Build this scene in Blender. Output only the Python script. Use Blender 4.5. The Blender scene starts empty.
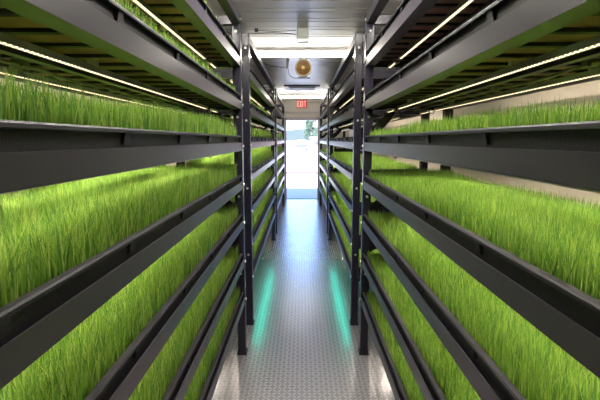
import bpy, math, random
import numpy as np
from mathutils import Vector
random.seed(7)
RNG = np.random.default_rng(11)
SC = bpy.context.scene
COL = SC.collection
R = math.radians

# ------------------------------------------------------------------ materials
def nodes_of(name):
    m = bpy.data.materials.new(name)
    m.use_nodes = True
    nt = m.node_tree
    nt.nodes.clear()
    out = nt.nodes.new('ShaderNodeOutputMaterial')
    return m, nt, out

def math_node(nt, op, a, b=None, c=None):
    n = nt.nodes.new('ShaderNodeMath'); n.operation = op
    for i, v in enumerate((a, b, c)):
        if v is None: continue
        if isinstance(v, (int, float)): n.inputs[i].default_value = v
        else: nt.links.new(v, n.inputs[i])
    return n.outputs[0]

def principled(name, col, rough=0.5, metal=0.0, noise=None, bump=None, spec=0.5):
    """noise = (scale, amount): mottles the colour; bump = (scale, strength)"""
    m, nt, out = nodes_of(name)
    p = nt.nodes.new('ShaderNodeBsdfPrincipled')
    p.inputs['Base Color'].default_value = (*col, 1)
    p.inputs['Roughness'].default_value = rough
    p.inputs['Metallic'].default_value = metal
    p.inputs['Specular IOR Level'].default_value = spec
    nt.links.new(p.outputs[0], out.inputs[0])
    tc = nt.nodes.new('ShaderNodeTexCoord')
    if noise:
        n = nt.nodes.new('ShaderNodeTexNoise')
        n.inputs['Scale'].default_value = noise[0]; n.inputs['Detail'].default_value = 4
        nt.links.new(tc.outputs['Object'], n.inputs['Vector'])
        mx = nt.nodes.new('ShaderNodeMix'); mx.data_type = 'RGBA'
        a = noise[1]
        mx.inputs['A'].default_value = (*[c*(1-a) for c in col], 1)
        mx.inputs['B'].default_value = (*[min(1, c*(1+a)) for c in col], 1)
        nt.links.new(n.outputs[0], mx.inputs['Factor'])
        nt.links.new(mx.outputs['Result'], p.inputs['Base Color'])
    if bump:
        n = nt.nodes.new('ShaderNodeTexNoise')
        n.inputs['Scale'].default_value = bump[0]; n.inputs['Detail'].default_value = 2
        nt.links.new(tc.outputs['Object'], n.inputs['Vector'])
        b = nt.nodes.new('ShaderNodeBump'); b.inputs['Strength'].default_value = bump[1]
        b.inputs['Distance'].default_value = 0.002
        nt.links.new(n.outputs[0], b.inputs['Height'])
        nt.links.new(b.outputs[0], p.inputs['Normal'])
    return m

def emission(name, col, strength):
    m, nt, out = nodes_of(name)
    e = nt.nodes.new('ShaderNodeEmission')
    e.inputs[0].default_value = (*col, 1); e.inputs[1].default_value = strength
    nt.links.new(e.outputs[0], out.inputs[0])
    return m

def beads(name, col, strength, pitch=0.0167):
    """a strip of diodes: bright beads along the strip's length (object Y)"""
    m, nt, out = nodes_of(name)
    tc = nt.nodes.new('ShaderNodeTexCoord')
    sp = nt.nodes.new('ShaderNodeSeparateXYZ'); nt.links.new(tc.outputs['Object'], sp.inputs[0])
    ph = math_node(nt, 'MULTIPLY', sp.outputs['Y'], 2*math.pi/pitch)
    c = math_node(nt, 'COSINE', ph)
    k = math_node(nt, 'MULTIPLY_ADD', c, 0.5, 0.5)
    k = math_node(nt, 'POWER', k, 2.0)
    k = math_node(nt, 'MULTIPLY_ADD', k, 1.8*strength, 0.2*strength)
    e = nt.nodes.new('ShaderNodeEmission'); e.inputs[0].default_value = (*col, 1)
    nt.links.new(k, e.inputs[1]); nt.links.new(e.outputs[0], out.inputs[0])
    return m

def grass_material(name, c0, c1, c2):
    m, nt, out = nodes_of(name)
    g = nt.nodes.new('ShaderNodeNewGeometry')
    cr = nt.nodes.new('ShaderNodeValToRGB')
    cr.color_ramp.elements[0].color = (*c0, 1)
    cr.color_ramp.elements[1].color = (*c2, 1)
    e = cr.color_ramp.elements.new(0.55); e.color = (*c1, 1)
    nt.links.new(g.outputs['Random Per Island'], cr.inputs[0])
    d = nt.nodes.new('ShaderNodeBsdfPrincipled')
    d.inputs['Roughness'].default_value = 0.45
    d.inputs['Specular IOR Level'].default_value = 0.35
    t = nt.nodes.new('ShaderNodeBsdfTranslucent')
    mx = nt.nodes.new('ShaderNodeMixShader'); mx.inputs[0].default_value = 0.32
    nt.links.new(cr.outputs[0], d.inputs['Base Color'])
    nt.links.new(cr.outputs[0], t.inputs[0])
    nt.links.new(d.outputs[0], mx.inputs[1]); nt.links.new(t.outputs[0], mx.inputs[2])
    nt.links.new(mx.outputs[0], out.inputs[0])
    return m

def tread_plate(name, col, lug, rough, cell):
    """bare metal with raised lozenges laid alternately at right angles"""
    m, nt, out = nodes_of(name)
    tc = nt.nodes.new('ShaderNodeTexCoord')
    sp = nt.nodes.new('ShaderNodeSeparateXYZ'); nt.links.new(tc.outputs['Object'], sp.inputs[0])
    x = math_node(nt, 'DIVIDE', sp.outputs['X'], cell)
    y = math_node(nt, 'DIVIDE', sp.outputs['Y'], cell)
    ix = math_node(nt, 'FLOOR', x); iy = math_node(nt, 'FLOOR', y)
    fx = math_node(nt, 'SUBTRACT', math_node(nt, 'SUBTRACT', x, ix), 0.5)
    fy = math_node(nt, 'SUBTRACT', math_node(nt, 'SUBTRACT', y, iy), 0.5)
    par = math_node(nt, 'FLOORED_MODULO', math_node(nt, 'ADD', ix, iy), 2.0)
    sgn = math_node(nt, 'MULTIPLY_ADD', par, 2.0, -1.0)
    fys = math_node(nt, 'MULTIPLY', fy, sgn)
    a = math_node(nt, 'MULTIPLY', math_node(nt, 'ADD', fx, fys), 0.7071/0.56)
    b = math_node(nt, 'MULTIPLY', math_node(nt, 'SUBTRACT', fx, fys), 0.7071/0.18)
    d = math_node(nt, 'ADD', math_node(nt, 'MULTIPLY', a, a), math_node(nt, 'MULTIPLY', b, b))
    h = math_node(nt, 'SUBTRACT', 1.0, d); h = math_node(nt, 'MAXIMUM', h, 0.0)
    h = math_node(nt, 'POWER', h, 0.6)
    bp = nt.nodes.new('ShaderNodeBump'); bp.inputs['Strength'].default_value = 0.25
    bp.inputs['Distance'].default_value = 0.0022
    nt.links.new(h, bp.inputs['Height'])
    n = nt.nodes.new('ShaderNodeTexNoise'); n.inputs['Scale'].default_value = 3.0; n.inputs['Detail'].default_value = 6
    nt.links.new(tc.outputs['Object'], n.inputs['Vector'])
    rr = math_node(nt, 'MULTIPLY_ADD', n.outputs[0], 0.06, rough-0.03)
    p = nt.nodes.new('ShaderNodeBsdfPrincipled')
    mx = nt.nodes.new('ShaderNodeMix'); mx.data_type = 'RGBA'
    mx.inputs['A'].default_value = (*col, 1); mx.inputs['B'].default_value = (*lug, 1)
    nt.links.new(h, mx.inputs['Factor']); nt.links.new(mx.outputs['Result'], p.inputs['Base Color'])
    p.inputs['Metallic'].default_value = 0.6
    nt.links.new(rr, p.inputs['Roughness'])
    nt.links.new(bp.outputs[0], p.inputs['Normal'])
    nt.links.new(p.outputs[0], out.inputs[0])
    return m

LED_POWER = 5.0
LED_COL = (1.0, 0.88, 0.70)
M = dict(
    steel=principled('charcoal_painted_steel', (0.042, 0.037, 0.049), 0.32, 0.0, noise=(9, 0.15)),
    post=principled('dark_post_steel', (0.017, 0.016, 0.027), 0.26, 0.0, noise=(9, 0.15), spec=0.4),
    bolt=principled('zinc_bolt', (0.65, 0.65, 0.66), 0.35, 0.8),
    tray=principled('black_textured_plastic', (0.015, 0.0145, 0.018), 0.48, 0.0, noise=(160, 0.5), bump=(240, 0.4), spec=0.3),
    rim=principled('black_plastic_rim', (0.020, 0.019, 0.024), 0.55, 0.0, noise=(160, 0.5), bump=(240, 0.4), spec=0.25),
    alu=principled('brushed_aluminium', (0.60, 0.60, 0.60), 0.4, 0.8),
    cable=principled('black_cable', (0.02, 0.02, 0.022), 0.5),
    white_cable=principled('white_cable', (0.7, 0.7, 0.68), 0.5),
    pipe=principled('grey_pipe', (0.22, 0.20, 0.19), 0.45),
    led=beads('warm_led_beads', (1.0, 0.80, 0.46), 1.8),
    warm=emission('warm_strip', (1.0, 0.82, 0.62), 5.0),
    teal=emission('teal_led', (0.0, 0.80, 0.54), 11.0),
    tube=emission('lit_tube', (1.0, 0.93, 0.80), 15.0),
    tube_near=emission('bright_lit_tube', (1.0, 0.94, 0.84), 150.0),  # for the added tube out of view, far stronger than the others
    batten=principled('white_batten', (0.75, 0.74, 0.70), 0.4),
    root=principled('pale_root_mat', (0.30, 0.27, 0.12), 0.9, noise=(60, 0.3)),
    grass_l=grass_material('tall_wheatgrass', (0.06, 0.18, 0.030), (0.205, 0.375, 0.050), (0.44, 0.56, 0.13)),
    grass_r=grass_material('short_wheatgrass', (0.07, 0.20, 0.032), (0.205, 0.37, 0.050), (0.39, 0.53, 0.11)),
    floor=tread_plate('aluminium_tread_plate', (0.42, 0.42, 0.465), (0.74, 0.735, 0.78), 0.25, 0.030),
    ceiling=principled('white_gloss_ceiling_sheet', (0.90, 0.88, 0.90), 0.30, 0.0, noise=(2.0, 0.04), spec=0.3),
    wall=principled('beige_wall_lining', (0.80, 0.70, 0.62), 0.5, 0.0, noise=(2.5, 0.06)),
    endwall=principled('cream_end_wall', (0.60, 0.56, 0.48), 0.5, 0.0, noise=(2.5, 0.06)),
    frame=principled('grey_door_frame', (0.45, 0.42, 0.44), 0.45),
    outer=principled('white_outer_skin', (0.7, 0.7, 0.7), 0.5),
    grey=principled('grey_box_plastic', (0.34, 0.36, 0.32), 0.5),
    underside=principled('tan_underside_panel', (0.36, 0.18, 0.13), 0.6, noise=(12, 0.2)),
    fan_body=principled('cream_fan_housing', (0.42, 0.35, 0.22), 0.4),
    fan_gold=principled('amber_fan_grille', (0.17, 0.09, 0.02), 0.4, 0.2),
    fan_hub=principled('orange_fan_hub', (0.55, 0.34, 0.10), 0.4),
    sign_red=principled('red_sign_face', (0.75, 0.07, 0.05), 0.4),
    sign_lit=emission('lit_sign_letters', (1.0, 0.42, 0.36), 1.1),
    sign_body=principled('pale_sign_case', (0.75, 0.55, 0.5), 0.5),
    concrete=principled('pale_concrete', (0.72, 0.71, 0.68), 0.85, noise=(0.7, 0.08)),
    ramp=principled('grey_threshold_plate', (0.30, 0.30, 0.33), 0.5, 0.3, noise=(3, 0.1)),
    red=principled('faded_red_paint', (0.17, 0.045, 0.04), 0.7),
    leaf=principled('hazy_leaf', (0.05, 0.085, 0.055), 0.7, noise=(1.0, 0.3)),  # the leaves' own dark green, mottled
    bark=principled('bark', (0.25, 0.2, 0.17), 0.8),
    hill=principled('hill_scrub', (0.035, 0.05, 0.05), 0.9, noise=(0.02, 0.2)),
    truck=principled('blue_grey_truck_paint', (0.04, 0.055, 0.11), 0.35),
    glass=principled('dark_car_glass', (0.05, 0.06, 0.08), 0.1),
    tyre=principled('tyre_rubber', (0.03, 0.03, 0.03), 0.8),
    lamp_red=principled('tail_lamp', (0.5, 0.03, 0.03), 0.3),
    pinkwall=principled('pink_render', (0.34, 0.20, 0.19), 0.8, noise=(0.5, 0.1)),
    roof=principled('brown_roof', (0.22, 0.14, 0.13), 0.8),
)

# ------------------------------------------------------------------ mesh helpers
class MB:
    def __init__(s): s.v = []; s.f = []; s.mi = []
    def add(s, vs, fs, mi=0):
        o = len(s.v); s.v += [tuple(v) for v in vs]
        for f in fs: s.f.append(tuple(i+o for i in f)); s.mi.append(mi)
    def box(s, x0, x1, y0, y1, z0, z1, mi=0):
        if x0 > x1: x0, x1 = x1, x0
        if y0 > y1: y0, y1 = y1, y0
        if z0 > z1: z0, z1 = z1, z0
        s.add([(x0,y0,z0),(x1,y0,z0),(x1,y1,z0),(x0,y1,z0),(x0,y0,z1),(x1,y0,z1),(x1,y1,z1),(x0,y1,z1)],
              [(0,3,2,1),(4,5,6,7),(0,1,5,4),(1,2,6,5),(2,3,7,6),(3,0,4,7)], mi)
    def prism_y(s, prof, y0, y1, mi=0):
        """closed XZ profile extruded along Y"""
        n = len(prof)
        area = sum(prof[i][0]*prof[(i+1)%n][1]-prof[(i+1)%n][0]*prof[i][1] for i in range(n))
        if area < 0: prof = prof[::-1]
        vs = [(x,y0,z) for x,z in prof]+[(x,y1,z) for x,z in prof]
        fs = [tuple(range(n)), tuple(range(2*n-1, n-1, -1))]
        fs += [(i, i+n, (i+1)%n+n, (i+1)%n) for i in range(n)]
        s.add(vs, fs, mi)
    def prism_z(s, prof, z0, z1, mi=0):
        n = len(prof)
        area = sum(prof[i][0]*prof[(i+1)%n][1]-prof[(i+1)%n][0]*prof[i][1] for i in range(n))
        if area < 0: prof = prof[::-1]
        vs = [(x,y,z0) for x,y in prof]+[(x,y,z1) for x,y in prof]
        fs = [tuple(range(n-1,-1,-1)), tuple(range(n, 2*n))]
        fs += [(i, (i+1)%n, (i+1)%n+n, i+n) for i in range(n)]
        s.add(vs, fs, mi)
    def tube(s, pts, r, n=8, mi=0):
        pts = [Vector(p) for p in pts]; rings = []
        for i, p in enumerate(pts):
            d = (pts[min(i+1, len(pts)-1)]-pts[max(i-1, 0)]).normalized()
            a = d.cross(Vector((0,0,1)))
            if a.length < 1e-3: a = d.cross(Vector((1,0,0)))
            a.normalize(); b = a.cross(d)
            rings.append([p+a*r*math.cos(2*math.pi*k/n)+b*r*math.sin(2*math.pi*k/n) for k in range(n)])
        vs = [v for rg in rings for v in rg]; fs = []
        for i in range(len(rings)-1):
            for k in range(n):
                fs.append((i*n+k, (i+1)*n+k, (i+1)*n+(k+1)%n, i*n+(k+1)%n))
        fs.append(tuple(range(n))); fs.append(tuple(range(len(vs)-1, len(vs)-n-1, -1)))
        s.add(vs, fs, mi)
    def lathe_y(s, prof, n=32, c=(0,0,0), mi=0):
        """profile of (radius, y) turned about the Y axis"""
        vs = []; fs = []
        for r, y in prof:
            for k in range(n):
                t = 2*math.pi*k/n
                vs.append((c[0]+r*math.cos(t), c[1]+y, c[2]+r*math.sin(t)))
        for i in range(len(prof)-1):
            for k in range(n):
                fs.append((i*n+k, i*n+(k+1)%n, (i+1)*n+(k+1)%n, (i+1)*n+k))
        s.add(vs, fs, mi)
    def mesh(s, name, mats, smooth=False):
        me = bpy.data.meshes.new(name)
        me.from_pydata(s.v, [], s.f); 
        for m in (mats if isinstance(mats, (list, tuple)) else [mats]): me.materials.append(m)
        me.polygons.foreach_set('material_index', s.mi)
        if smooth: me.polygons.foreach_set('use_smooth', [True]*len(me.polygons))
        me.update()
        return me
    def build(s, name, mats, parent=None, loc=None, smooth=False):
        return link(name, s.mesh(name, mats, smooth), parent, loc)

def link(name, me, parent=None, loc=None):
    o = bpy.data.objects.new(name, me); COL.objects.link(o)
    if parent: o.parent = parent
    if loc: o.location = loc
    return o

def bevel(o, w=0.003, seg=2):
    b = o.modifiers.new('bevel', 'BEVEL'); b.width = w; b.segments = seg; b.limit_method = 'ANGLE'
    return o

def empty(name, loc=(0,0,0)):
    o = bpy.data.objects.new(name, None); COL.objects.link(o); o.location = loc
    o.empty_display_size = 0.1
    return o

def tag(o, label=None, cat=None, group=None, kind=None):
    if label: o['label'] = label
    if cat: o['category'] = cat
    if group: o['group'] = group
    if kind: o['kind'] = kind
    return o

def struct(name, mb, mat):
    return tag(mb.build(name, mat), kind='structure')

# ------------------------------------------------------------------ container shell
Y0, Y1 = -1.5, 11.2
WX, CZ = 1.16, 2.52
b = MB(); b.box(-WX, WX, Y0, Y1, -0.10, 0.0); struct('floor', b, M['floor'])
b = MB(); b.box(-WX-0.09, -WX, Y0, Y1, -0.10, CZ+0.12); struct('wall_left', b, M['wall'])
b = MB(); b.box(WX, WX+0.09, Y0, Y1, -0.10, CZ+0.12); struct('wall_right', b, M['wall'])
b = MB(); b.box(-WX-0.09, WX+0.09, Y0-0.09, Y0, -0.10, CZ+0.12); struct('wall_back', b, M['wall'])
# ceiling: sheets with pressed grooves running across the container
prof = [(Y0, CZ)]
y = Y0+0.07; i = 0
while y < Y1-0.08:
    w = 0.020; d = 0.008
    prof += [(y, CZ), (y+0.005, CZ+d), (y+w-0.005, CZ+d), (y+w, CZ)]
    y += 0.10 if i % 2 else 0.185
    i += 1
prof += [(Y1, CZ)]
b = MB()
for (ya, za), (yb, zb) in zip(prof[:-1], prof[1:]):
    b.add([(-WX, ya, za), (WX, ya, za), (WX, yb, zb), (-WX, yb, zb)], [(3, 2, 1, 0)])
b.box(-WX, WX, Y0, Y1, CZ+0.03, CZ+0.12)
struct('ceiling', b, M['ceiling'])
# end wall with a door opening
DW, DH = 0.405, 2.0
b = MB()
b.box(-WX-0.09, -DW, Y1, Y1+0.09, -0.10, CZ+0.12)
b.box(DW, WX+0.09, Y1, Y1+0.09, -0.10, CZ+0.12)
b.box(-DW, DW, Y1, Y1+0.09, DH, CZ+0.12)
struct('wall_front', b, M['endwall'])
b = MB()
for s in (-1, 1):
    b.box(s*(DW-0.012), s*(DW+0.06), Y1-0.025, Y1+0.10, 0.0, DH+0.05)
b.box(-DW-0.06, DW+0.06, Y1-0.025, Y1+0.10, DH-0.012, DH+0.06)
b.box(-DW-0.10, DW+0.10, Y1-0.04, Y1, DH+0.17, DH+0.20)
for k in range(-3, 4):
    b.box(k*0.11-0.03, k*0.11+0.03, Y1-0.045, Y1, DH+0.155, DH+0.172)
struct('trim_1', b, M['frame'])
b = MB(); b.box(-DW+0.012, DW-0.012, Y1-0.01, Y1+0.12, -0.03, 0.012); struct('trim_2', b, M['steel'])

# ------------------------------------------------------------------ racks
LEVELS = [0.370, 0.640, 0.912, 1.174, 1.430, 1.698, 1.970, 2.237]       # seven trays and the top frame
LEN = 3.11
STARTS = [-0.13, 3.43, 6.99]
DEPTH = 0.58
POST = 0.055
RAIL = 0.053
ORD = ['lowest', 'second lowest', 'third lowest', 'middle', 'third highest', 'second highest', 'topmost']
RACKWORD = ['nearest', 'middle', 'farthest']

def post_mesh(s):
    c = 0.004; w = POST
    pr = [(c,0),(w-c,0),(w,c),(w,w-c),(w-c,w),(c,w),(0,w-c),(0,c)]
    b = MB(); b.prism_z([(s*x, y) for x, y in pr], 0.012, LEVELS[7]+0.055)
    return b.mesh('post', M['post'])
def foot_mesh(s):
    b = MB(); b.box(s*-0.006, s*(POST+0.006), -0.008, POST+0.012, 0.0005, 0.012)
    b.prism_z([(s*x, y) for x, y in ((-0.003,-0.004),(POST+0.003,-0.004),(POST+0.003,POST+0.004),(-0.003,POST+0.004))], 0.012, 0.03)
    return b.mesh('foot', M['post'])
def bolt_mesh(axis, s):
    b = MB(); r = 0.009
    pr = [(r*math.cos(R(60*k)), r*math.sin(R(60*k))) for k in range(6)]
    if axis == 'y':
        b.prism_y(pr, -0.008, 0.0)
        b.prism_y([(0.5*x, 0.5*z) for x, z in pr], -0.013, -0.008)
    else:
        vs = [(-s*0.008, y, z) for y, z in pr]+[(0, y, z) for y, z in pr]
        b.add(vs, [tuple(range(6)), tuple(range(11,5,-1))]+[(i,(i+1)%6,(i+1)%6+6,i+6) for i in range(6)])
    return b.mesh('bolt', M['bolt'])

def rail_mesh(s):
    """angle rail: upright face to the aisle and a flange the tray sits on"""
    b = MB(); y0, y1 = POST+0.001, LEN-POST-0.001
    t = 0.004
    b.prism_y([(s*0.002, 0), (s*0.056, 0), (s*0.056, t), (s*(0.002+t), t), (s*(0.002+t), RAIL), (s*0.002, RAIL)], y0, y1)
    return b.mesh('front_rail', M['steel'])
def rear_rail_mesh(s):
    b = MB(); y0, y1 = POST+0.001, LEN-POST-0.001
    t = 0.004; D = DEPTH
    b.prism_y([(s*(D-0.002), 0), (s*(D-0.045), 0), (s*(D-0.045), t), (s*(D-0.002-t), t), (s*(D-0.002-t), RAIL), (s*(D-0.002), RAIL)], y0, y1)
    return b.mesh('rear_rail', M['steel'])
def cross_mesh(s):
    b = MB(); b.box(s*(POST+0.001), s*(DEPTH-POST-0.001), 0.008, 0.046, -0.004, RAIL-0.004)
    return b.mesh('cross_beam', M['post'])
def gusset_mesh(s):
    b = MB()
    pr = [(s*(POST+0.001), -0.175), (s*(POST+0.001), -0.11), (s*0.12, -0.055), (s*0.15, -0.006), (s*0.215, -0.006), (s*0.19, -0.05), (s*0.15, -0.10), (s*0.10, -0.15)]
    b.prism_y(pr, 0.018, 0.030)
    return b.mesh('corner_brace', M['post'])
def bar_mesh(s):
    """lengthwise stiffener and its hangers under the trays"""
    b = MB()
    y0, y1 = POST+0.01, LEN-POST-0.01
    b.box(s*0.225, s*0.25, y0, y1, -0.014, -0.002)
    return b.mesh('stiffener_bar', M['steel'])
def pipe_mesh(s):
    b = MB()
    pts = []
    for i in range(40):
        t = i/39; yy = 0.08+t*(LEN-0.2)
        pts.append((s*(0.30+0.012*math.sin(5*t*math.pi)), yy, -0.012-0.006*abs(math.sin(7*t*math.pi))))
    b.tube(pts, 0.005, 6)
    for k in range(6):
        yy = 0.15+k*0.55
        b.box(s*0.285, s*0.318, yy-0.012, yy+0.012, -0.019, -0.001)
    return b.mesh('drip_line', M['pipe'])

def tray_mesh(s):
    """moulded tray: recessed side walls with buttress ribs, cross-ribbed underside"""
    b = MB()
    ya, yb = 0.075, LEN-0.075
    ui, uo = 0.019, DEPTH-0.030           # aisle side wall, rear wall
    th = 0.004; zt = 0.082; zb = 0.016
    b.box(s*ui, s*uo, ya, yb, zb+0.001, zb+th)
    b.box(s*ui, s*(ui+th), ya, yb, zb, zt)
    b.box(s*(uo-th), s*uo, ya, yb, zb, zt)
    b.box(s*ui, s*uo, ya, ya+th, zb, zt)
    b.box(s*ui, s*uo, yb-th, yb, zb, zt)
    # underside ribs, standing between the flanges
    n = 23
    for k in range(n):
        yy = ya+0.05+k*(yb-ya-0.1)/(n-1)
        b.box(s*0.060, s*(DEPTH-0.060), yy-0.010, yy+0.010, 0.006, zb-0.0016)
    # ribs down both long sides (tapered, flush with the rim at the top)
    yy = ya+0.16
    while yy < yb-0.05:
        b.add([(s*0.009, yy-0.013, zt), (s*0.009, yy+0.013, zt), (s*0.012, yy+0.018, RAIL+0.002), (s*0.012, yy-0.018, RAIL+0.002),
               (s*ui, yy-0.013, zt), (s*ui, yy+0.013, zt), (s*ui, yy+0.018, RAIL+0.002), (s*ui, yy-0.018, RAIL+0.002)],
              [(0,1,2,3),(7,6,5,4),(0,3,7,4),(1,5,6,2),(3,2,6,7),(0,4,5,1)])
        yy += 0.462
    return b.mesh('pan', M['tray'])
def under_mesh(s):
    b = MB(); b.box(s*0.0205, s*(DEPTH-0.031), 0.076, LEN-0.076, 0.0145, 0.0168)
    return b.mesh('base_panel', M['underside'])
def rim_mesh(s):
    b = MB()
    ya, yb = 0.070, LEN-0.070
    # rolled edge on the aisle side
    b.prism_y([(s*0.004,0.0825),(s*0.004,0.089),(s*0.007,0.0925),(s*0.020,0.0925),(s*0.0225,0.0905),(s*0.0225,0.0825)], ya, yb)
    b.prism_y([(s*(DEPTH-0.010),0.0825),(s*(DEPTH-0.010),0.090),(s*(DEPTH-0.036),0.090),(s*(DEPTH-0.036),0.0825)], ya, yb)
    b.box(s*0.0225, s*(DEPTH-0.036), ya, ya+0.012, 0.0825, 0.090)
    b.box(s*0.0225, s*(DEPTH-0.036), yb-0.012, yb, 0.0825, 0.090)
    return b.mesh('rim', M['rim'])

def grass_mesh(s, name, hmean, hvar, lean, mat, seed):
    """thousands of tapering, bending blades on a root mat, sized to one tray"""
    rng = np.random.default_rng(seed)
    u0, u1 = 0.0245, DEPTH-0.044
    y0, y1 = 0.10, LEN-0.11
    step = 0.0070
    nu = int((u1-u0)/step); ny = int((y1-y0)/step)
    U, Y = np.meshgrid(u0+(np.arange(nu)+0.5)*step, y0+(np.arange(ny)+0.5)*step)
    U = U.ravel(); Y = Y.ravel(); n = U.size
    U = np.clip(U+rng.uniform(-.5,.5,n)*step, u0, u1); Y = Y+rng.uniform(-.5,.5,n)*step
    # gentle rise and fall of the crop along the tray
    wave = 0.010*np.sin(Y*3.1+seed)+0.007*np.sin(Y*7.3+U*9+seed*2)
    h = hmean+wave+rng.normal(0, hvar, n)
    h = np.clip(h, hmean*0.5, hmean*1.25)
    ang = rng.uniform(0, 2*math.pi, n)                  # facing
    la = rng.uniform(0, 2*math.pi, n); lm = np.abs(rng.normal(0, lean, n))
    lu, ly = np.cos(la)*lm, np.sin(la)*lm
    w = rng.uniform(0.0015, 0.0023, n)
    cx, cy = np.cos(ang), np.sin(ang)
    V = np.zeros((n, 5, 3))
    for j, (t, ww, k) in enumerate(((0, 1, -1), (0, 1, 1), (0.55, 1.0, -1), (0.55, 1.0, 1), (1, 0, 0))):
        q = t*t*0.6+t*0.4
        V[:, j, 0] = U+lu*h*q+k*ww*w*cx
        V[:, j, 1] = Y+ly*h*q+k*ww*w*cy
        V[:, j, 2] = 0.034+h*t*(1-0.12*lm*t)
    V[:, :, 0] = np.clip(V[:, :, 0], 0.0235, DEPTH-0.0375)
    V[:, :, 1] = np.clip(V[:, :, 1], 0.086, LEN-0.086)
    V[:, :, 0] *= s
    base = (np.arange(n)*5)[:, None]
    quads = base+np.array([[0, 1, 3, 2]])
    tris = base+np.array([[2, 3, 4]])
    nb = 8
    me = bpy.data.meshes.new(name)
    bx = MB(); bx.box(s*0.0235, s*(DEPTH-0.036), 0.084, LEN-0.084, 0.0205, 0.036)
    verts = np.concatenate([V.reshape(-1, 3), np.array(bx.v)])
    bq = np.array(bx.f)+n*5
    loops = np.concatenate([quads.ravel(), tris.ravel(), bq.ravel()])
    tot = np.concatenate([np.full(n, 4), np.full(n, 3), np.full(6, 4)])
    start = np.concatenate([[0], np.cumsum(tot)[:-1]])
    me.vertices.add(len(verts)); me.vertices.foreach_set('co', verts.ravel())
    me.loops.add(len(loops)); me.loops.foreach_set('vertex_index', loops.astype(np.int32))
    me.polygons.add(len(tot)); me.polygons.foreach_set('loop_start', start.astype(np.int32))
    me.polygons.foreach_set('loop_total', tot.astype(np.int32))
    me.materials.append(mat); me.materials.append(M['root'])
    me.polygons.foreach_set('material_index', np.concatenate([np.zeros(2*n), np.ones(6)]).astype(np.int32))
    me.polygons.foreach_set('use_smooth', np.concatenate([np.ones(2*n), np.zeros(6)]).astype(bool))
    me.update(calc_edges=True)
    return me

def led_meshes():
    """a channel with a bead strip facing down; the strip stops short and a second length is jumpered on"""
    spans = {'a': (0.03, 2.66), 'b': (2.80, 2.97)}
    out = []
    for key, (a, c) in spans.items():
        h = MB(); h.box(-0.009, 0.009, a, c, 0.002, 0.012)
        for k in (-1, 1): h.box(k*0.007, k*0.009, a, c, -0.003, 0.002)
        out.append(h.mesh('channel', M['alu']))
        d = MB(); d.box(-0.004, 0.004, a+0.01, c-0.01, -0.0035, 0.0015)
        out.append(d.mesh('diode_strip', M['led']))
    j = MB(); j.tube([(0, 2.655, 0.004), (0, 2.68, -0.002), (0.004, 2.72, -0.016), (0.003, 2.77, -0.012), (0, 2.805, 0.004)], 0.003, 6)
    out.append(j.mesh('jumper_cable', M['pipe']))
    return out

LED = led_meshes()
M['led'].cycles.emission_sampling = 'NONE'       # the lamps below carry their light
LED_LAMP = []                                     # what the diodes give off, a downward fan
for spread in (140, 172):
    q = bpy.data.lights.new('led_lamp', 'AREA')
    q.shape = 'RECTANGLE'; q.size = 0.008; q.size_y = 2.58
    q.energy = LED_POWER*(1.0 if spread < 150 else 1.4); q.spread = R(spread); q.color = LED_COL
    LED_LAMP.append(q)
HANG = []
for top in (0.0275, 0.0365):
    hb = MB(); hb.box(-0.012, 0.012, -0.008, 0.008, 0.0125, top); HANG.append(hb.mesh('hanger', M['alu']))
SIDE = {-1: 'left', 1: 'right'}
# which trays carry a crop, seen in the photograph
EMPTY = {(1, 0, 5), (1, 0, 6), (1, 1, 4), (1, 1, 5), (1, 1, 6), (-1, 1, 6), (1, 2, 4), (1, 2, 5), (1, 2, 6), (-1, 2, 5), (-1, 2, 6)}

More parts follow.
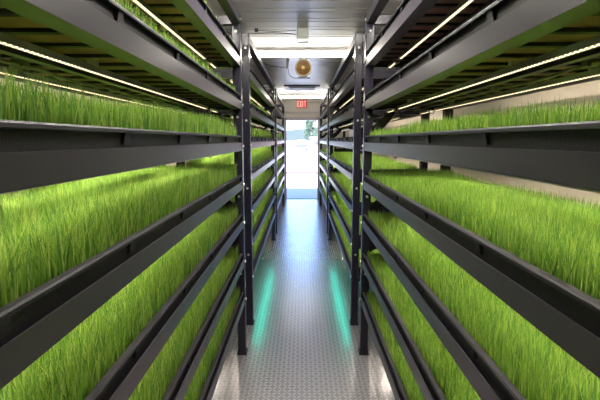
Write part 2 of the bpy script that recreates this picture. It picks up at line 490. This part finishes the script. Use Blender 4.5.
for s in (-1, 1):
    sd = SIDE[s]
    pm, fm, bmx, bmy = post_mesh(s), foot_mesh(s), bolt_mesh('x', s), bolt_mesh('y', s)
    rm, rrm, cm, gm, barm, pim = rail_mesh(s), rear_rail_mesh(s), cross_mesh(s), gusset_mesh(s), bar_mesh(s), pipe_mesh(s)
    tm, rim, um = tray_mesh(s), rim_mesh(s), under_mesh(s)
    if s < 0:
        grass = [grass_mesh(s, 'wheatgrass', 0.136, 0.014, 0.26, M['grass_l'], k) for k in (1, 2)]
        low = grass_mesh(s, 'wheatgrass', 0.098, 0.012, 0.30, M['grass_l'], 9)
    else:
        grass = [grass_mesh(s, 'wheatgrass', 0.094, 0.009, 0.22, M['grass_r'], k) for k in (3, 4)]
        low = grass[0]
    for ri, ys in enumerate(STARTS):
        xa = s*(0.395 if s < 0 else 0.408) if ri == 0 else s*0.40
        rw = RACKWORD[ri]
        rk = empty('grow_rack', (xa, ys, 0))
        tag(rk, f'{rw} dark steel seven-level grow rack on the {sd} side of the aisle', 'rack', 'grow racks along the aisle')
        for (u, yy) in ((0, 0), (0, LEN-POST), (DEPTH-POST, 0), (DEPTH-POST, LEN-POST)):
            p = link('post', pm, rk, (s*u, yy, 0))
            link('foot', fm, p)
            if u == 0:
                for z in LEVELS:
                    link('bolt', bmx, p, (0, POST/2, z+0.03))
                    if z in LEVELS[1::2]: link('bolt', bmy, p, (s*POST/2, 0, z-0.05))
        for z in LEVELS:
            link('front_rail', rm, rk, (0, 0, z))
            link('rear_rail', rrm, rk, (0, 0, z))
            link('cross_beam', cm, rk, (0, 0, z))
            link('cross_beam', cm, rk, (0, LEN-POST, z))
            if z in (LEVELS[2], LEVELS[3], LEVELS[5]): link('corner_brace', gm, rk, (0, LEN-POST, z))
        for k in range(7):
            z = LEVELS[k]
            lv = ORD[k]
            link('stiffener_bar', barm, rk, (0, 0, z))
            if k >= 1: link('drip_line', pim, rk, (0, 0, z))
            t = empty('grow_tray', (xa, ys, z+0.0045))
            tag(t, f'black plastic grow tray on the {lv} level of the {rw} {sd} rack', 'tray', 'long black grow trays')
            link('pan', tm, t); link('rim', rim, t); link('base_panel', um, t)
            if (s, ri, k) not in EMPTY:
                g = link('wheatgrass_mat', low if k >= 5 else grass[(k+ri) % 2], None, (xa, ys, z+0.0045))
                look = 'short dense' if s > 0 else 'short loose' if k >= 5 else 'tall loose'
                tag(g, f'{look} green wheatgrass in the {lv} tray of the {rw} {sd} rack', 'grass', 'wheatgrass crops in the trays', 'stuff')
        for k in range(1, 7):
            z = LEVELS[k]
            for (u, which) in ((0.145 if s < 0 else 0.137, 'aisle-side'), (0.345, 'wall-side')):
                L = empty('led_light_strip', (xa+s*u, ys, z-(0.022 if u < 0.2 else 0.032)))
                tag(L, f'warm {which} LED strip under the {ORD[k]} tray of the {rw} {sd} rack', 'light', 'warm LED strips under the trays')
                for nm, me in zip(('channel', 'diode_strip', 'channel', 'diode_strip', 'jumper_cable'), LED):
                    link(nm, me, L)
                lp = link('lamp', LED_LAMP[0 if u < 0.2 else 1], L, (0, 1.345, -0.0045))
                if u > 0.2: lp.rotation_euler = (0, -s*R(14), 0)      # turned a little to the wall
                for yy in (0.25, 1.3, 2.4): link('hanger', HANG[0 if u < 0.2 else 1], L, (0, yy, 0))
    # teal strip under the lowest rail of the middle rack
    T = empty('teal_light_strip', (s*0.40, STARTS[1], LEVELS[0]))
    tag(T, f'teal LED strip under the lowest rail of the middle {sd} rack', 'light', 'teal under-rack strips')
    h = MB(); h.box(s*0.012, s*0.034, 0.35, 2.5, -0.007, -0.0005); h.build('channel', M['alu'], T)
    h = MB(); h.box(s*0.015, s*0.031, 0.36, 2.49, -0.010, -0.007); h.build('diode_strip', M['teal'], T)

for s in (-1, 1):
    T = empty('warm_light_strip', (s*(0.395 if s < 0 else 0.408), STARTS[0], LEVELS[0]))
    tag(T, f'warm white LED strip under the lowest rail of the nearest {SIDE[s]} rack', 'light', 'warm under-rail strips')
    h = MB(); h.box(s*0.012, s*0.034, 0.10, 3.0, -0.007, -0.0005); h.build('channel', M['alu'], T)
    h = MB(); h.box(s*0.015, s*0.031, 0.11, 2.99, -0.010, -0.007); h.build('diode_strip', M['warm'], T)

# drain gutter slung under the far end of the right middle rack
G = empty('drain_gutter', (0.46, STARTS[1]+LEN-0.30, 1.335))
tag(G, 'dark drain gutter slung under the far end of the middle right rack', 'gutter')
h = MB(); h.box(0, 0.26, 0, 0.10, 0.0, 0.004); h.box(0, 0.26, 0, 0.004, 0, 0.045); h.box(0, 0.26, 0.096, 0.10, 0, 0.045)
h.build('trough', M['post'], G)
for u in (0.0, 0.236):
    h = MB(); h.box(u, u+0.024, 0.030, 0.066, 0.004, 0.066); h.build('hanger', M['post'], G)

# ------------------------------------------------------------------ ceiling fittings
for i, yy in enumerate((1.9, 5.14, 10.05)):  # the nearest is added out of view to brighten ceiling and rails
    L = empty('ceiling_batten_light', (0, yy, CZ))
    tag(L, ['white tube light across the ceiling above the near racks', 'bright tube light across the ceiling just in front of the round fan',
            'bright tube light across the ceiling just above the exit sign'][i], 'light', 'ceiling tube lights')
    h = MB(); h.box(-0.62, 0.62, -0.046, 0.046, -0.034, -0.0005); bevel(h.build('housing', M['batten'], L))
    h = MB(); pr = [(0.034*math.cos(R(a)), -0.066+0.028*math.sin(R(a))) for a in range(0, 360, 20)]
    n = len(pr)
    vs = [(-0.60, y_, z_) for y_, z_ in pr]+[(0.60, y_, z_) for y_, z_ in pr]
    h.add(vs, [tuple(range(n-1,-1,-1)), tuple(range(n, 2*n))]+[(k, (k+1)%n, (k+1)%n+n, k+n) for k in range(n)])
    h.build('tube', M['tube_near' if i == 0 else 'tube'], L, smooth=False)
    for sx in (-1, 1):
        h = MB(); h.box(sx*0.601, sx*0.622, -0.036, 0.036, -0.096, -0.0345); h.build('end_cap', M['batten'], L)

J = empty('junction_box', (0.005, 4.23, CZ))
tag(J, 'small grey junction box hanging from the ceiling in front of the first tube light', 'electrical box')
h = MB(); h.box(-0.054, 0.054, -0.03, 0.03, -0.125, -0.0002); bevel(h.build('body', M['grey'], J), 0.006)
h = MB(); h.box(-0.046, 0.046, -0.036, -0.0305, -0.085, -0.012); bevel(h.build('cover', M['grey'], J), 0.002)
h = MB(); h.box(-0.05, 0.05, -0.034, -0.0305, -0.124, -0.10); h.build('label_plate', M['alu'], J)
C = MB(); C.tube([(-0.055, 4.23, CZ-0.055), (-0.15, 4.2, CZ-0.052), (-0.28, 4.21, CZ-0.045), (-0.42, 4.22, CZ-0.046), (-0.62, 4.24, CZ-0.04), (-0.9, 4.25, CZ-0.0045)], 0.004, 6)
tag(C.build('cable', M['cable']), 'thin dark cable running from the grey junction box to the left rack top', 'cable')
C = MB(); C.tube([(-0.055, 4.23, CZ-0.02), (-0.25, 4.2, CZ-0.035), (-0.42, 4.22, CZ-0.022)], 0.003, 6)
C.box(-0.435, -0.405, 4.21, 4.23, CZ-0.035, CZ-0.004)
tag(C.build('cable_clip', M['cable']), 'small dark cable clip on the ceiling left of the grey junction box', 'clip')

# round fan
F = empty('circulation_fan', (0.015, 5.60, CZ))
tag(F, 'round amber fan in a cream housing hanging from the ceiling', 'fan')
cz = -0.135
h = MB(); h.lathe_y([(0.0, 0.14), (0.085, 0.14), (0.103, 0.10), (0.106, 0.02), (0.104, 0.0), (0.096, -0.006), (0.090, 0.0), (0.088, 0.03), (0.0, 0.035)], 36, (0, 0, cz)); h.build('housing', M['fan_body'], F, smooth=True)
h = MB(); h.lathe_y([(0.0, 0.0285), (0.087, 0.0275), (0.087, 0.0295)], 32, (0, 0, cz)); h.build('motor_plate', M['fan_gold'], F)
h = MB()
for r in (0.022, 0.036, 0.050, 0.064, 0.078):
    pts = [(r*math.cos(R(a)), -0.004-0.012*(1-r/0.09), cz+r*math.sin(R(a))) for a in range(0, 361, 15)]
    h.tube(pts, 0.0035, 5)
for a in range(0, 360, 45):
    h.tube([(0.015*math.cos(R(a)), -0.014, cz+0.015*math.sin(R(a))), (0.09*math.cos(R(a)), 0.0, cz+0.09*math.sin(R(a)))], 0.003, 5)
h.build('grille', M['fan_gold'], F)
h = MB(); h.lathe_y([(0.0, -0.022), (0.016, -0.021), (0.022, -0.015), (0.022, 0.005)], 20, (0, 0, cz)); h.build('hub', M['fan_hub'], F, smooth=True)
for k in range(5):
    a0 = k*72
    vs = []
    for r, w_ in ((0.02, 14), (0.055, 24), (0.082, 20)):
        for q, dy in ((-1, 0.008), (1, 0.026)):
            vs.append((r*math.cos(R(a0+q*w_)), dy, cz+r*math.sin(R(a0+q*w_))))
    m_ = MB(); m_.add(vs, [(0, 1, 3, 2), (2, 3, 5, 4)])
    o = m_.build('blade', M['fan_gold'], F); sl = o.modifiers.new('solid', 'SOLIDIFY'); sl.thickness = 0.003
h = MB(); h.box(-0.085, 0.085, 0.04, 0.085, -0.012, -0.0005); h.box(-0.05, -0.03, 0.045, 0.075, -0.05, -0.012); h.box(0.03, 0.05, 0.045, 0.075, -0.05, -0.012)
h.build('bracket', M['fan_body'], F)
h = MB(); h.box(-0.06, 0.085, 0.06, 0.12, cz-0.118, cz-0.104); h.build('lower_clip', M['grey'], F)
C = MB(); C.tube([(-0.17, 5.58, CZ-0.15), (-0.165, 5.58, CZ-0.21), (-0.13, 5.58, CZ-0.25), (-0.08, 5.62, CZ-0.260), (-0.052, 5.69, CZ-0.246)], 0.004, 6)
tag(C.build('fan_cable', M['cable']), 'black cable looping from the dark plug to the foot of the round fan', 'cable')
P = empty('plug_adapter', (-0.185, 5.58, CZ))
tag(P, 'slim dark plug hanging from the ceiling left of the round fan', 'plug')
h = MB(); h.prism_y([(0.018, -0.004), (0.030, -0.03), (0.012, -0.15), (-0.012, -0.15), (-0.008, -0.03)], -0.018, 0.018); h.build('body', M['cable'], P)
h = MB(); h.box(0.0, 0.03, -0.02, 0.02, -0.006, -0.0005); h.build('socket', M['batten'], P)
C = MB(); C.tube([(-0.198, 5.58, CZ-0.13), (-0.26, 5.58, CZ-0.135), (-0.36, 5.6, CZ-0.115), (-0.50, 5.6, CZ-0.08), (-0.62, 5.6, CZ-0.0045)], 0.004, 6)
tag(C.build('plug_lead', M['cable']), 'dark lead running left from the slim plug beside the round fan', 'cable')

# ceiling vent
V = empty('ceiling_vent', (0.0, 8.47, CZ))
tag(V, 'pale rectangular vent panel on the ceiling beyond the round fan', 'vent')
h = MB(); h.box(-0.33, 0.33, 0.0, 0.60, -0.022, -0.0005); h.build('plate', M['batten'], V)
h = MB(); h.box(-0.335, 0.335, -0.012, -0.0005, -0.026, -0.0005); h.build('edge_strip', M['steel'], V)
h = MB()
for sx in (-1, 1): h.box(sx*0.235, sx*0.255, 0.10, 0.5, -0.045, -0.0225)
h.box(-0.235, 0.235, 0.10, 0.12, -0.045, -0.0225); h.box(-0.235, 0.235, 0.48, 0.5, -0.045, -0.0225); h.build('grille_frame', M['batten'], V)
for k in range(6):
    h = MB(); h.box(-0.234, 0.234, 0.15+k*0.055, 0.17+k*0.055, -0.042, -0.0225); h.build('slat', M['alu'], V)

# exit sign
E = empty('exit_sign', (0.0, Y1, 2.39))
tag(E, 'red EXIT sign on the end wall above the open door', 'sign')
h = MB(); h.box(-0.145, 0.145, -0.045, -0.0005, -0.115, 0.115); bevel(h.build('case', M['sign_body'], E), 0.006)
h = MB(); h.box(-0.128, 0.128, -0.050, -0.0455, -0.100, 0.100); h.build('face', M['sign_red'], E)
def letter(pieces, x0):
    h = MB()
    for p in pieces:
        if len(p) == 4: h.box(x0+p[0], x0+p[1], -0.054, -0.0505, p[2], p[3])
        else:
            (ax, az), (bx_, bz), w = p[0], p[1], p[4]
            h.prism_y([(x0+ax-w, az), (x0+ax+w, az), (x0+bx_+w, bz), (x0+bx_-w, bz)], -0.054, -0.0505)
    h.build('letter', M['sign_lit'], E)
H = 0.072; W = 0.042; t_ = 0.013
letter([(0, t_, -H, H), (t_, W, H-0.018, H), (t_, W*0.9, -0.009, 0.009), (t_, W, -H, -H+0.018)], -0.112)
letter([((0.007, -H), (0.041, H), 0, 0, 0.007), ((0.041, -H), (0.007, H), 0, 0, 0.007)], -0.058)
letter([(0, t_+0.003, -H, H)], 0.010)
letter([(0.0145, 0.0145+t_, -H, H-0.018), (0, W, H-0.018, H)], 0.055)
C = MB(); C.tube([(0.146, Y1-0.0102, 2.42), (0.3, Y1-0.0102, 2.42), (0.55, Y1-0.0102, 2.42)], 0.010, 8)
tag(C.build('conduit', M['grey']), 'grey conduit running right from the exit sign along the end wall', 'pipe')

# ------------------------------------------------------------------ outside
b = MB(); b.box(-400, 400, -60, 900, -0.30, -0.12); struct('ground', b, M['concrete'])
b = MB(); b.box(-1.3, 1.3, Y1+0.125, 14.1, -0.118, -0.03); struct('threshold_slab', b, M['ramp'])
b = MB(); b.box(-6, 6, 21.0, 21.35, -0.1195, -0.02)
tag(b.build('curb', M['red']), 'low faded red curb crossing the bright yard outside the door', 'curb')
hb = MB(); N = 40
pts = []
for i in range(N+1):
    x = -420+i*21
    pts.append((x, 10+9*math.exp(-((x+30)/40.0)**2)+2.5*math.sin(i*1.3)+1.5*math.sin(i*2.9)))
hb.prism_y([(-420, -0.3)]+pts+[(420, -0.3)], 700, 760); struct('hills', hb, M['hill'])

def tree(loc, hh, rad, n, label):
    t = empty('tree', loc); tag(t, label, 'tree', 'trees across the yard')
    tr = MB(); tr.tube([(0,0,0), (0.05,0,hh*0.3), (0.0,0.05,hh*0.6), (0.05,0,hh*0.9)], hh*0.02, 8)
    for k in range(7):
        a = R(k*51); z = hh*(0.3+0.08*k)
        tr.tube([(0.02,0,z), (rad*0.6*math.cos(a), rad*0.6*math.sin(a), z+hh*0.12)], hh*0.007, 5)
    tr.build('trunk', M['bark'], t)
    f = MB(); rng = random.Random(int(hh*100))
    cl = [(rng.uniform(-.7,.7)*rad*(1-0.5*q), rng.uniform(-.7,.7)*rad*(1-.5*q), hh*(0.25+0.7*q), rad*(0.55-0.3*q)) for q in [i/24 for i in range(25)]]
    for i in range(n):
        c = cl[i % len(cl)]
        v = Vector((rng.gauss(0,1), rng.gauss(0,1), rng.gauss(0,1))).normalized()*c[3]*rng.uniform(.6, 1.1)
        p = Vector(c[:3])+v
        a = Vector((rng.gauss(0,1), rng.gauss(0,1), rng.gauss(0,1))).normalized()*0.17
        e = a.cross(Vector((rng.gauss(0,1), rng.gauss(0,1), rng.gauss(0,1)))).normalized()*0.09
        f.add([p-a, p+e, p+a, p-e], [(0,1,2,3)])
    f.build('foliage', M['leaf'], t)
tree((2.1, 105, -0.12), 8.8, 1.75, 3600, 'tall pale green tree rising beyond the yard')
tree((3.9, 120, -0.12), 5.0, 1.4, 1500, 'shorter tree just right of the tall tree beyond the yard')

# pickup parked across the yard
T = empty('pickup_truck', (-0.1, 68, -0.12))
tag(T, 'blue-grey pickup parked across the yard, seen through the open door', 'truck')
h = MB(); h.box(-0.92, 0.92, 0, 5.0, 0.45, 1.05); h.box(-0.80, 0.80, 0.0, 4.9, 0.35, 0.45); bevel(h.build('body', M['truck'], T), 0.06)
h = MB(); h.add([(-0.82,1.7,1.055),(0.82,1.7,1.055),(0.82,3.6,1.055),(-0.82,3.6,1.055),(-0.68,1.9,1.70),(0.68,1.9,1.70),(0.68,3.1,1.70),(-0.68,3.1,1.70)],
                [(0,3,2,1),(4,5,6,7),(0,1,5,4),(1,2,6,5),(2,3,7,6),(3,0,4,7)]); bevel(h.build('cab', M['truck'], T), 0.05)
h = MB(); h.add([(-0.66,1.735,1.18),(0.66,1.735,1.18),(0.58,1.872,1.62),(-0.58,1.872,1.62),(-0.66,1.745,1.18),(0.66,1.745,1.18),(0.58,1.882,1.62),(-0.58,1.882,1.62)],
                [(0,1,2,3),(7,6,5,4),(0,4,5,1),(2,6,7,3)]); h.build('rear_window', M['glass'], T)
h = MB(); h.box(-0.78, 0.78, -0.03, -0.001, 0.55, 1.0); h.build('tailgate', M['truck'], T)
h = MB(); h.box(-0.9, 0.9, -0.14, -0.04, 0.36, 0.5); h.build('bumper', M['alu'], T)
for sx in (-1, 1):
    h = MB(); h.box(sx*0.80, sx*0.91, -0.025, -0.001, 0.65, 0.98); h.build('tail_lamp', M['lamp_red'], T)
    for yy in (0.95, 3.95):
        h = MB(); pr = [(0.36*math.cos(R(a)), 0.36*math.sin(R(a))) for a in range(0, 360, 18)]
        n = len(pr)
        vs = [(-0.11, y_, z_) for y_, z_ in pr]+[(0.11, y_, z_) for y_, z_ in pr]
        h.add(vs, [tuple(range(n-1,-1,-1)), tuple(range(n, 2*n))]+[(k, (k+1)%n, (k+1)%n+n, k+n) for k in range(n)])
        h.build('wheel', M['tyre'], T, (sx*0.86, yy, 0.362))
# low building right of the truck
B = empty('low_building', (5.2, 84, -0.12))
tag(B, 'low pinkish building standing beyond the yard, right of the pickup', 'building')
h = MB(); h.box(-3.6, 5, 0, 7, 0, 1.9); h.build('wall', M['pinkwall'], B)
h = MB(); h.prism_y([(-3.9, 1.905), (5.3, 1.905), (5.0, 2.25), (-3.6, 2.25)], -0.3, 7.3); h.build('roof', M['roof'], B)
for k in range(3):
    h = MB(); h.box(-2.8+k*2.3, -1.7+k*2.3, -0.02, -0.001, 0.7, 1.5); h.build('window', M['glass'], B)

# ------------------------------------------------------------------ daylight
w = bpy.data.worlds.new('sky'); SC.world = w; w.use_nodes = True
nt = w.node_tree; nt.nodes.clear()
sky = nt.nodes.new('ShaderNodeTexSky'); sky.sky_type = 'NISHITA'
sky.sun_disc = False; sky.sun_elevation = R(43); sky.sun_rotation = R(172)
sky.air_density = 1.2; sky.dust_density = 2.0
bg = nt.nodes.new('ShaderNodeBackground'); bg.inputs[1].default_value = 0.55
out = nt.nodes.new('ShaderNodeOutputWorld')
tint = nt.nodes.new('ShaderNodeMix'); tint.data_type = 'RGBA'; tint.blend_type = 'MULTIPLY'
tint.inputs['Factor'].default_value = 1.0; tint.inputs['B'].default_value = (0.72, 0.87, 1.30, 1)   # cool daylight against the warm lamps
nt.links.new(sky.outputs[0], tint.inputs['A'])
nt.links.new(tint.outputs['Result'], bg.inputs[0]); nt.links.new(bg.outputs[0], out.inputs[0])
sd = bpy.data.lights.new('sun', 'SUN'); sd.energy = 21.0; sd.angle = R(0.6); sd.color = (0.95, 0.96, 1.0)
so = bpy.data.objects.new('sun', sd); COL.objects.link(so)
dirv = Vector((0.10, 1.0, -math.tan(R(43))))           # the way the light travels
so.rotation_euler = dirv.to_track_quat('-Z', 'Y').to_euler(); so.location = (0, -10, 12)

# ------------------------------------------------------------------ camera
cd = bpy.data.cameras.new('camera'); cd.sensor_width = 36; cd.lens = 440/600*36
cd.clip_start = 0.02; cd.clip_end = 2000
co = bpy.data.objects.new('camera', cd); COL.objects.link(co)
co.location = (0, 0, 1.5)
co.rotation_euler = (R(90-7.77), 0, R(0.26))
SC.camera = co

SC.view_settings.view_transform = 'Standard'
SC.view_settings.look = 'None'
SC.view_settings.gamma = 1.0
SC.view_settings.exposure = 0.47
SC.view_settings.use_curve_mapping = False
SC.cycles.use_denoising = True
SC.cycles.denoising_input_passes = 'RGB_ALBEDO_NORMAL'
SC.cycles.use_adaptive_sampling = False
SC.cycles.max_bounces = 10
SC.cycles.diffuse_bounces = 6
SC.cycles.glossy_bounces = 4
SC.cycles.sample_clamp_indirect = 4.0
SC.cycles.caustics_reflective = False
SC.cycles.caustics_refractive = False
